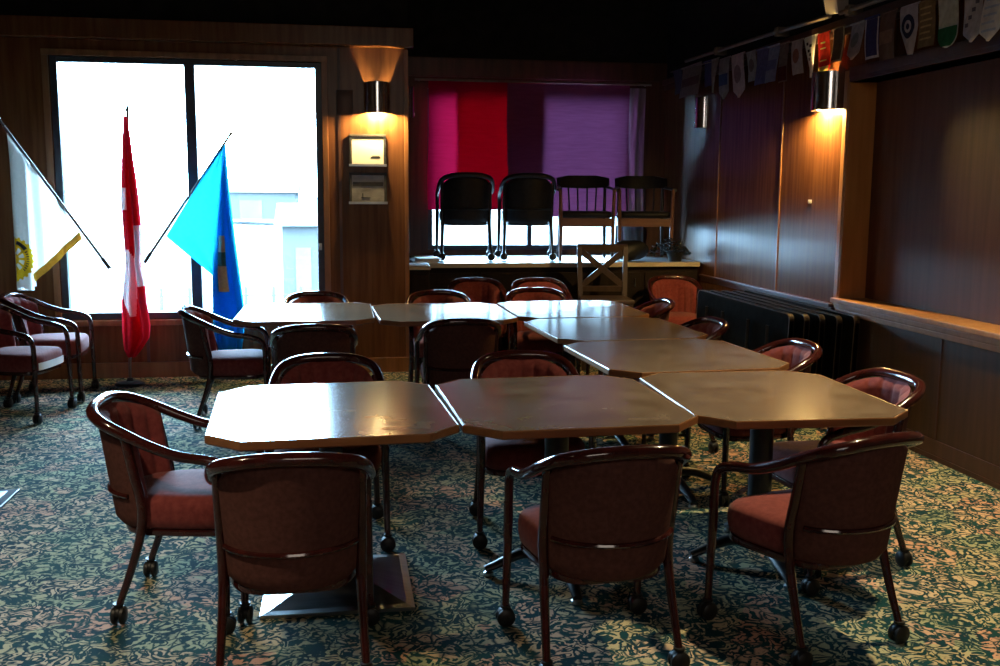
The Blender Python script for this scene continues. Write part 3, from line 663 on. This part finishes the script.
def angled_pole(rt, a, b_, y):
    A, B_ = Vector((a[0], y, a[1])), Vector((b_[0], y, b_[1]))
    b = MB(); b.tube([A, A+(B_-A)*.5, B_], .0105, 10); b.build('pole', 'pole', rt)
    d = (A-B_).normalized()
    b = MB(); b.tube([B_-d*.005, B_+d*.09], .0145, 10); b.build('grip', 'black_metal', rt)
    b = MB(); b.tube([A-d*.01, A+d*.03, A+d*.06], [.013, .008, .014], 10); b.sphere(A+d*.07, .014, 10, 8); b.build('finial', 'chrome', rt)
# provincial blue flag on a slanting pole
f2 = root('blue_flag', 'bright blue flag with a shield on a slanting pole, right of the red flag', 'flag')
Y2 = 8.44
angled_pole(f2, (-.885, 1.985), (-1.555, 1.008), Y2)
b = MB(); b.tube(cat([(-1.555, Y2, 1.008), (-1.60, Y2, .99), (-1.665, Y2-.005, 1.00)], 4), .004, 6); b.build('bracket', 'white', f2)
L2 = lerp_tab([(1.965, -.905), (1.215, -1.378), (.90, -1.03), (.895, -1.026)])
def outl(z):   # triangular single layer
    xl = L2(z); return xl, max(xl+.002, -.905+(1.965-z)*(-.105)/1.07 + .0)
def fbl(p, q):
    z = 1.965-1.065*q; xl, xr = outl(z); x = xl+(xr-xl)*p
    return (x, Y2-.012+.020*math.sin(p*7+z*3)*min(1, (xr-xl)/.1), z)
b = MB(); b.grid(fbl, 40, 60); 
# inner folded part, several layers deep
Lc = lerp_tab([(1.965, -.908), (.90, -1.035), (.5, -1.04), (.12, -1.03)]); Rc = lerp_tab([(1.965, -.90), (1.6, -.885), (1.2, -.85), (.9, -.82), (.6, -.79), (.4, -.80), (.12, -.84)])
def fcol(k):
    def f(p, q):
        z = 1.965-1.845*q; xl, xr = Lc(z), Rc(z); return (xl+(xr-xl)*p, Y2+.015+.03*k+.028*math.sin(p*9+k*2+z)*min(1, (xr-xl)/.08), z)
    return f
for k in range(3): b.grid(fcol(k), 24, 70)
b.build('cloth', 'c_blue', f2, angle=3)
b = MB(); f0 = fcol(0)
def shm(p, q): return 0 if q < .28 else (1 if q < .55 else 2)
def shp(p, q):
    z = 1.22-.46*q; qq = (1.965-z)/1.845; a0, a1 = .12+.05*q, .50+.10*q; x, y_, z = f0(a0+(a1-a0)*p, qq); return (x, y_-.006, z)
b.grid(shp, 12, 24, shm); b.build('shield', ['wheat', 'green', 'wheat'], f2, angle=3)
# white service-club flag on a slanting pole
f3 = root('white_flag', 'white flag with a yellow gear emblem and gold fringe, on a slanting pole at left', 'flag')
Y3 = 8.15
angled_pole(f3, (-2.481, 2.062), (-1.768, .983), Y3)
b = MB(); b.tube(cat([(-1.768, Y3, .983), (-1.74, Y3+.1, .985), (-1.70, 8.42, 1.0)], 4), .004, 6); b.build('bracket', 'white', f3)
RW = lerp_tab([(2.004, -2.447), (1.262, -1.970), (1.248, -1.975), (.930, -2.317), (.80, -2.317)])
def LW(z): return -2.455
def gy(x, z): return Y3-.012+.022*math.sin((x+2.45)*27+.8)+.012*math.sin((x+2.45)*62+z)
def fwf(p, q):
    z = 2.004-1.19*q; xl, xr = LW(z), RW(z); x = xl+(xr-xl)*p
    return (x, Y3-.012+(gy(x, z)-Y3+.012)*min(1, (xr-xl)/.12), z)
b = MB(); b.grid(fwf, 64, 60)
def fwb(p, q):
    z = 1.98-1.14*q; xl, xr = -2.452, min(RW(z), -2.31)-.004; return (xl+(xr-xl)*p, Y3+.03+.015*math.sin(p*8+z), z)
b.grid(fwb, 16, 40); b.build('cloth', 'c_cream', f3, angle=3)
b = MB()   # gold fringe along the lower edge
for k in range(70):
    t = k/69; x, z = -1.975+(-2.317+1.975)*t, 1.248+(.930-1.248)*t
    b.tube([(x, gy(x, z)-.002, z+.012), (x+.012, gy(x, z)-.004, z-.045)], .005, 5)
b.build('fringe', 'gold', f3)
b = MB(); gc = (-2.476, 1.055); R_ = .160
def ring(r0, r1, mi, a0=-PI/2, a1=PI/2, n=48, tooth=False, off=0.):
    vs, fs = [], []
    for i in range(n+1):
        a = a0+(a1-a0)*i/n; ro = r1*(1.09 if tooth and (i//2) % 2 else 1.)
        for j in range(5):
            rr = r0+(ro-r0)*j/4; x = max(gc[0]+rr*math.cos(a), -2.452); z = gc[1]+rr*math.sin(a); vs.append((x, gy(x, z)-.006-off, z))
    for i in range(n):
        for j in range(4): fs.append((i*5+j, i*5+j+1, (i+1)*5+j+1, (i+1)*5+j))
    b.add(vs, fs, mi)
ring(R_*.60, R_, 0, tooth=True); ring(R_*.02, R_*.30, 0)
ring(R_*.72, R_*.90, 1, .60, 1.30, 20, False, .003)
for k in range(9): ring(R_*.70, R_*.82, 1, .42-k*.15, .49-k*.15, 3, False, .003)
for a in (-1.2, -.6, 0, .6, 1.2): ring(R_*.28, R_*.62, 0, a-.12, a+.12, 4)
b.build('gear_emblem', ['yellow', 'navy'], f3, angle=3)

# ------------------------------------------------------------------ sconces
def sconce(label, loc, rz, lit, rad=.105, h=.27, bulb='bulb_wall'):
    """half-round chrome shade open above and below; local +y is away from the wall"""
    t = root('wall_sconce', label, 'lamp', loc, rz, 'chrome wall sconces')
    n = 20; b = MB(); vs, fs = [], []
    for r_, z in ((rad, 0), (rad, h), (rad-.004, h), (rad-.004, 0)):
        vs += [(r_*math.cos(PI*k/n), r_*math.sin(PI*k/n), z) for k in range(n+1)]
    m_ = n+1
    for i in range(4):
        for k in range(n): fs.append((i*m_+k, i*m_+k+1, ((i+1) % 4)*m_+k+1, ((i+1) % 4)*m_+k))
    fs += [(0, m_, 2*m_, 3*m_), (n, n+m_*3, n+m_*2, n+m_)]
    b.add(vs, fs); b.build('shade', 'chrome', t)
    b = MB(); b.box((-.04, -.001, .05), (.04, .012, h-.04), bev=.003); b.tube([(0, .01, .13), (0, .072, .13)], .012, 8); b.tube([(0, .072, .135), (0, .072, .055)], .016, 10); b.build('holder', 'pale_plastic', t)
    b = MB(); b.sphere((0, .072, .030), .024, 14, 10, (1, 1, 1.15)); b.build('bulb', bulb if lit else 'bulb_off', t)
    return t
sconce('lit chrome half-round sconce on the column above two pictures', (.34, YB-.001, 2.245), PI, True, .112, .26, 'bulb_col')
sconce('narrow chrome sconce seen edge-on on the side of the column', (RX+.001, 9.25, 2.25), -PI/2, False, .09, .27)
sconce('brightly lit chrome sconce on the right wall under the red pennant', (XR-.001, 6.97, 2.19), PI/2, True, .125, .27)
sconce('unlit chrome sconce in the far dark corner of the right wall', (XR-.001, 9.52, 2.22), PI/2, False, .085, .29)

# ------------------------------------------------------------------ column pictures and plate
def picture(label, x0, x1, z0, z1, printm, lines):
    t = root('framed_picture', label, 'picture', ((x0+x1)/2, YB, z0)); hx, h = (x1-x0)/2, z1-z0
    b = MB(); f = .022
    b.box((-hx, -.018, 0), (-hx+f, 0, h), bev=.003); b.box((hx-f, -.018, 0), (hx, 0, h), bev=.003); b.box((-hx, -.02, h-f), (hx, 0, h), bev=.003)
    b.build('frame', 'ink', t, smooth=False)
    b = MB(); b.box((-hx-.006, -.03, -.004), (hx+.006, 0, .018), bev=.003); b.build('bottom_ledge', 'steel', t, smooth=False)
    b = MB(); b.box((-hx+f, -.012, .018), (hx-f, -.004, h-f)); p = b.build('print', printm, t, smooth=False)
    for (a, c, z, th, mm) in lines:
        b = MB(); b.box((a, -.0135, z), (c, -.012, z+th)); b.build('printed_mark', mm, p, smooth=False)
picture('white framed certificate with two dark lines, upper picture on the column', .10, .412, 1.80, 2.07, 'white', [(.035, .10, .082, .006, 'ink'), (.025, .105, .067, .012, 'ink')])
picture('grey framed landscape photograph, lower picture on the column', .095, .415, 1.48, 1.745, 'grey_print', [(-.13, .13, .15, .035, 'ink'), (-.05, -.042, .05, .04, 'ink'), (-.06, .02, .048, .006, 'ink')])
b = MB(); b.box((-.07, -.015, 0), (.07, 0, .205), bev=.005)
o = b.build('blank_plate', 'trim_dark'); o.location = (.065, YB, 2.23); tag(o, 'square brown cover plate on the column left of the lit sconce', 'cover plate')
b = MB(); b.box((-.035, -.008, -.02), (.035, 0, .02), bev=.004); o = b.build('wall_tag', 'white', smooth=False); o.rotation_euler.z = -PI/2; o.location = (XR, 7.18, 1.53); o.scale = (.7, 1, .7); tag(o, 'tiny white sticker on the panel below the lit right sconce', 'sticker')

# ------------------------------------------------------------------ pennants
PN = [  # y far, y near, z top, z bottom, shape, cloth colour, detail, detail colour, label
 (10.24, 10.0, 2.835, 2.60, 'flat', (.05, .05, .07), None, None, 'dark pennant at the far corner end of the string'),
 (9.97, 9.43, 2.834, 2.54, 'flat', (.16, .14, .12), 'band', (.10, .07, .06), 'wide dull tan pennant above the far unlit sconce'),
 (9.35, 9.17, 2.82, 2.59, 'flat', (.05, .05, .10), None, None, 'dark blue pennant just nearer than the wide tan one'),
 (9.14, 8.97, 2.815, 2.51, 'tri', (.20, .18, .16), None, None, 'pale pointed pennant with a slanting tip, far part of the string'),
 (8.92, 8.69, 2.79, 2.43, 'point', (.18, .18, .18), 'band', (.04, .06, .12), 'grey pennant with a dark blue middle and a low point'),
 (8.64, 8.38, 2.785, 2.42, 'point', (.32, .27, .27), 'disc', (.16, .12, .13), 'long pinkish pale pennant above the far battens'),
 (8.33, 8.15, 2.77, 2.53, 'flat', (.20, .20, .20), 'disc', (.10, .09, .09), 'short grey pennant with a dark oval'),
 (8.12, 7.90, 2.766, 2.48, 'flat', (.08, .08, .16), None, None, 'plain slate blue pennant'),
 (7.885, 7.69, 2.758, 2.475, 'flat', (.16, .17, .26), 'band', (.10, .10, .20), 'pale blue pennant with a darker band'),
 (7.66, 7.51, 2.75, 2.455, 'flat', (.14, .10, .09), 'low', (.05, .01, .012), 'brown pennant with a dark red lower half'),
 (7.44, 7.26, 2.735, 2.49, 'flat', (.30, .24, .23), 'disc', (.18, .08, .06), 'pinkish pennant left of the triangular one'),
 (7.22, 7.035, 2.732, 2.44, 'tri', (.75, .70, .60), 'marks', (.04, .05, .05), 'white triangular pennant with black marks by the lit sconce'),
 (7.02, 6.85, 2.726, 2.44, 'shield', (.55, .03, .015), 'tipband', (.75, .50, .15), 'bright red pennant with yellow tip above the lit sconce'),
 (6.80, 6.64, 2.734, 2.50, 'flat', (.10, .065, .04), 'border', (.40, .32, .20), 'brown rectangular pennant with a light border'),
 (6.55, 6.385, 2.722, 2.485, 'point', (.24, .22, .24), 'disc', (.12, .12, .13), 'grey pointed pennant right of the brown bordered one'),
 (6.36, 6.19, 2.73, 2.47, 'flat', (.03, .03, .10), 'border', (.40, .38, .45), 'navy pennant with a white border'),
 (6.15, 5.98, 2.727, 2.435, 'flat', (.11, .07, .06), 'band', (.18, .11, .09), 'brown pennant right of the navy one'),
 (5.92, 5.73, 2.725, 2.435, 'taper', (.33, .31, .36), 'ring', (.02, .025, .06), 'pale lilac pennant with a dark ring emblem'),
 (5.72, 5.555, 2.72, 2.455, 'flat', (.16, .11, .06), 'lines', (.34, .24, .11), 'tan pennant with many gold lines'),
 (5.54, 5.355, 2.716, 2.425, 'shield', (.36, .38, .36), 'low', (.02, .10, .05), 'white pennant with a green rounded bottom'),
 (5.30, 5.14, 2.705, 2.425, 'point', (.36, .36, .42), 'diag', (.09, .09, .14), 'pale blue pennant with dark slanting marks'),
 (5.10, 4.93, 2.704, 2.40, 'point', (.62, .62, .64), 'lines', (.40, .46, .56), 'bright white pennant at the right picture edge'),
]
def penmat(c):
    k = 'pn_%.3f_%.3f_%.3f' % c
    if k not in M: M[k] = noisy('felt', tuple(min(.9, x*1.3) for x in c), tuple(min(.95, x*1.7) for x in c), (30, 30, 30), rough=.9, spec=.1)
    return k
PX = XR-.075
for i, (y0, y1, zt, zb, shp_, colr, det, dcol, lab) in enumerate(PN):
    w_, h = y0-y1, zt-zb; t = root('pennant', lab, 'pennant', (PX, (y0+y1)/2, zt), 0, 'pennants strung along the right wall')
    rn = random.Random(i); tilt = rn.uniform(-.02, .03)
    def half(q):
        if shp_ == 'tri': return .5*(1-q)+.02
        if shp_ == 'taper': return .5 if q < .45 else .5-.36*(q-.45)/.55
        if shp_ == 'point': return .5 if q < .82 else .5*(1-(q-.82)/.18)+.01
        if shp_ == 'shield': return .5*math.sqrt(max(.0004, 1-(max(0, q-.72)/.28)**2))
        return .5
    def sx(p, q): return -.004-.012*math.sin(PI*p)*q+.010*math.sin(q*3+i)+tilt*q
    def pt(p, q, off=0.): return (sx(p, q)-off, -(p-.5)*2*half(q)*w_, -h*q)
    b = MB(); b.grid(lambda p, q: pt(p, q, .002), 8, 24); b.grid(lambda p, q: pt(p, q, -.002), 8, 24); b.build('felt', penmat(colr), t, angle=3)
    b = MB(); b.tube([(-.004, w_*.52, .004), (-.004, -w_*.52, .004)], .007, 8); b.build('header', penmat(tuple(min(1, x*1.25+.01) for x in colr)), t)
    if det:
        b = MB()
        def patch(p0, p1, q0, q1, n=6): b.grid(lambda p, q: pt(p0+(p1-p0)*p, q0+(q1-q0)*q, .005), n, n)
        def rng(r0, r1, cq=.42):
            n = 24; vs = []; fs = []
            for k in range(n):
                a = 2*PI*k/n
                for rr in (r0, r1): vs.append(pt(.5+rr*math.cos(a), cq+rr*math.sin(a)*w_/h, .005))
            fs = [(2*k, 2*k+1, (2*k+3) % (2*n), (2*k+2) % (2*n)) for k in range(n)]; b.add(vs, fs)
        if det == 'band': patch(.05, .95, .38, .66)
        elif det == 'low': patch(.0, 1., .60, .97)
        elif det == 'tipband': patch(.0, 1., .80, .98); patch(.3, .7, .2, .24); patch(.25, .75, .34, .37); patch(.2, .8, .64, .67)
        elif det == 'disc': rng(.0, .30, .45)
        elif det == 'ring': rng(.20, .38); rng(.0, .10)
        elif det == 'border': patch(0, .09, 0, 1); patch(.91, 1, 0, 1); patch(0, 1, .94, 1)
        elif det == 'lines':
            for k in range(6): patch(.12+.04*(k % 2), .88-.05*((k+1) % 3), .12+.135*k, .16+.135*k)
        elif det == 'marks':
            for p, q, s in ((.3, .16, .1), (.62, .22, .12), (.42, .34, .13), (.6, .44, .1), (.45, .55, .09)): patch(p-s, p+s, q-.035, q+.035)
        elif det == 'diag':
            for k in range(4): patch(.15+.17*k, .36+.17*k, .62-.14*k, .70-.14*k)
        b.build('motif', penmat(dcol), t, angle=3)
b = MB(); b.tube(cat([(PX+.004, 10.35, 2.845), (PX+.004, 9.0, 2.80), (PX+.004, 7.0, 2.735), (PX+.004, 5.0, 2.712), (PX+.004, 3.6, 2.72)], 6), .004, 6)
o = b.build('bunting_string', 'rod'); tag(o, 'thin cord carrying the row of pennants', 'cord')
# curtain rail above the pennants
rl = root('curtain_rail', 'pale empty curtain rail with brackets high on the right wall', 'rail', (XR-.085, 7.9, 2.86))
b = MB(); b.tube([(0, 1.95, .035), (0, .2, .005), (0, -1.05, -.025)], .016, 10); b.build('rod', 'rod', rl)
b = MB(); b.tube([(.0, -1.2, -.03), (0, -4.5, -.06)], .016, 10); b.build('rod', 'rod', rl)
for y, z in ((1.1, .02), (-.2, -.005), (-1.33, -.035), (-2.6, -.045)):
    b = MB(); b.box((-.022, y-.03, z-.035), (.085, y+.03, z+.035), bev=.008); b.sphere((-.012, y, z), .028, 10, 8); b.build('bracket', 'rod', rl)
b = MB(); b.box((-.06, -.075, -.08), (.05, .075, .085), bev=.02); o = b.build('wall_speaker', 'pale_plastic', smooth=True); o.location = (XR-.05, 6.82, 2.93); o.rotation_euler = (.0, -.25, .15)
tag(o, 'small tilted beige box speaker above the pennant cord', 'speaker')

# ------------------------------------------------------------------ folded tables against the right wall
def folded(label, x, y0, y1, h, lean, first):
    t = root('folding_table', label, 'table', (x, (y0+y1)/2, 0), 0, 'black folding tables leaning on the right wall'); hy = (y1-y0)/2
    b = MB(); n = 5; c = .05
    out = []
    for (sy_, sz, a0) in ((1, 1, 0), (-1, 1, PI/2), (-1, 0, PI), (1, 0, PI*1.5)):
        cy2 = sy_*(hy-c); cz = h-c if sz else c
        for k in range(n+1): a = a0+PI/2*k/n; out.append((cy2+c*math.cos(a), cz+c*math.sin(a)))
    def slab(x0, x1, outline, mi): 
        m_ = len(outline); vs = [(xx+lean*(q[1]), q[0], q[1]) for xx in (x0, x1) for q in outline]
        b.add(vs, [(k, (k+1) % m_, m_+(k+1) % m_, m_+k) for k in range(m_)]+[tuple(range(m_-1, -1, -1)), tuple(range(m_, 2*m_))], mi)
    slab(-.016, .016, out, 0); b.build('tabletop', 'table_dark', t, smooth=False)
    b = MB(); m_ = len(out); vs = []
    for xx, g in ((-.018, .012), (-.018, 0), (.018, 0), (.018, .012)):
        for q in out:
            d = Vector((q[0], q[1]-h/2)); f = 1-g/max(.1, d.length); vs.append((xx+lean*q[1], q[0]*f, h/2+(q[1]-h/2)*f+(0 if g else 0)))
    b.add(vs, [(i*m_+k, i*m_+(k+1) % m_, (i+1)*m_+(k+1) % m_, (i+1)*m_+k) for i in range(3) for k in range(m_)]); b.build('rim', 'table_rim', t, smooth=False)
    if first:
        for s in (-1, 1):
            b = MB(); Y_ = s*(hy-.30)
            b.tube([(-.042+lean*.12, Y_+s*.02, .12), (-.042+lean*.64, Y_, .64)], .013, 8); b.tube([(-.042+lean*.12, Y_-s*.35, .12), (-.042+lean*.64, Y_-s*.35, .64)], .013, 8); b.tube([(-.042+lean*.12, Y_+s*.02, .12), (-.042+lean*.12, Y_-s*.35, .12)], .012, 8)
            b.tube([(-.042+lean*.40, Y_, .40), (-.042+lean*.14, Y_-s*.42, .14)], .008, 8); b.build('leg', 'black_metal', t)
    return t
folded('black folding table, outermost of the five leaning by the right wall', 3.09, 6.50, 8.32, .755, .03, True)
folded('second black folding table from the outside, its end just past the outermost', 3.185, 6.46, 8.30, .755, .03, False)
folded('third black folding table of the leaning row', 3.28, 6.42, 8.28, .755, .03, False)
folded('fourth black folding table of the leaning row', 3.365, 6.34, 8.24, .757, .03, False)
folded('fifth folding table, closest to the right wall and reaching nearest to us', 3.455, 6.27, 8.20, .765, .03, False)

# corner of a steel plate at the left edge of the frame
t = root('steel_base_plate', 'pale metal floor plate with dark rim, cut by the left picture edge', 'plate', (-2.0, 5.15, 0), .0)
b = MB(); b.box((-.27, -.31, 0), (.31, .31, .014), bev=.004); b.build('rim', 'frame', t, smooth=False)
b = MB(); h = .26; b.add([(-h, -h-.02, .014), (h, -h-.02, .014), (h, h+.02, .014), (-h, h+.02, .014), (-.05, -.05, .05), (.05, -.05, .05), (.05, .05, .05), (-.05, .05, .05)], [(0, 1, 5, 4), (1, 2, 6, 5), (2, 3, 7, 6), (3, 0, 4, 7), (4, 5, 6, 7), (3, 2, 1, 0)]); b.build('plate_face', 'steel', t, smooth=False)

# ------------------------------------------------------------------ light
W = bpy.data.worlds.new('sky'); S.world = W; W.use_nodes = True
bgn = W.node_tree.nodes['Background']; bgn.inputs[0].default_value = (.39, .70, 1.0, 1); bgn.inputs[1].default_value = 76.0
def portal(x0, x1, z0, z1, y):
    l = bpy.data.lights.new('window_portal', 'AREA'); l.shape = 'RECTANGLE'; l.size = x1-x0; l.size_y = z1-z0; l.cycles.is_portal = True
    o = bpy.data.objects.new('window_portal', l); COL.objects.link(o); o.location = ((x0+x1)/2, y, (z0+z1)/2); o.rotation_euler = (-PI/2, 0, 0)
portal(WX0, WX1, WZ0, WZ1, YB+.19); portal(VX0, VX1, VZ0, VZ1, YR+.19)
def spot(name, loc, tgt, e, col, size=1.6, blend=.8, rad=.06):
    l = bpy.data.lights.new(name, 'SPOT'); l.energy = e; l.color = col; l.spot_size = size; l.spot_blend = blend; l.shadow_soft_size = rad
    o = bpy.data.objects.new(name, l); COL.objects.link(o); o.location = loc; o.rotation_euler = (Vector(tgt)-Vector(loc)).to_track_quat('-Z', 'Y').to_euler()
spot('ceiling_downlight', (2.75, 4.0, 3.6), (2.6, 3.7, 0), 460, (1, .82, .46), 1.45)
spot('ceiling_downlight', (-2.0, 1.9, 3.6), (-1.5, 3.0, 0), 230, (1, .80, .52), 1.25)
l = bpy.data.lights.new('fill_light', 'AREA'); l.energy = 75; l.color = (1, .86, .72); l.size = 2.5  # added soft fill from behind the camera, not an actual fixture
o = bpy.data.objects.new('fill_light', l); COL.objects.link(o); o.location = (.5, -2.2, 3.5); o.rotation_euler = (.35, 0, 0)
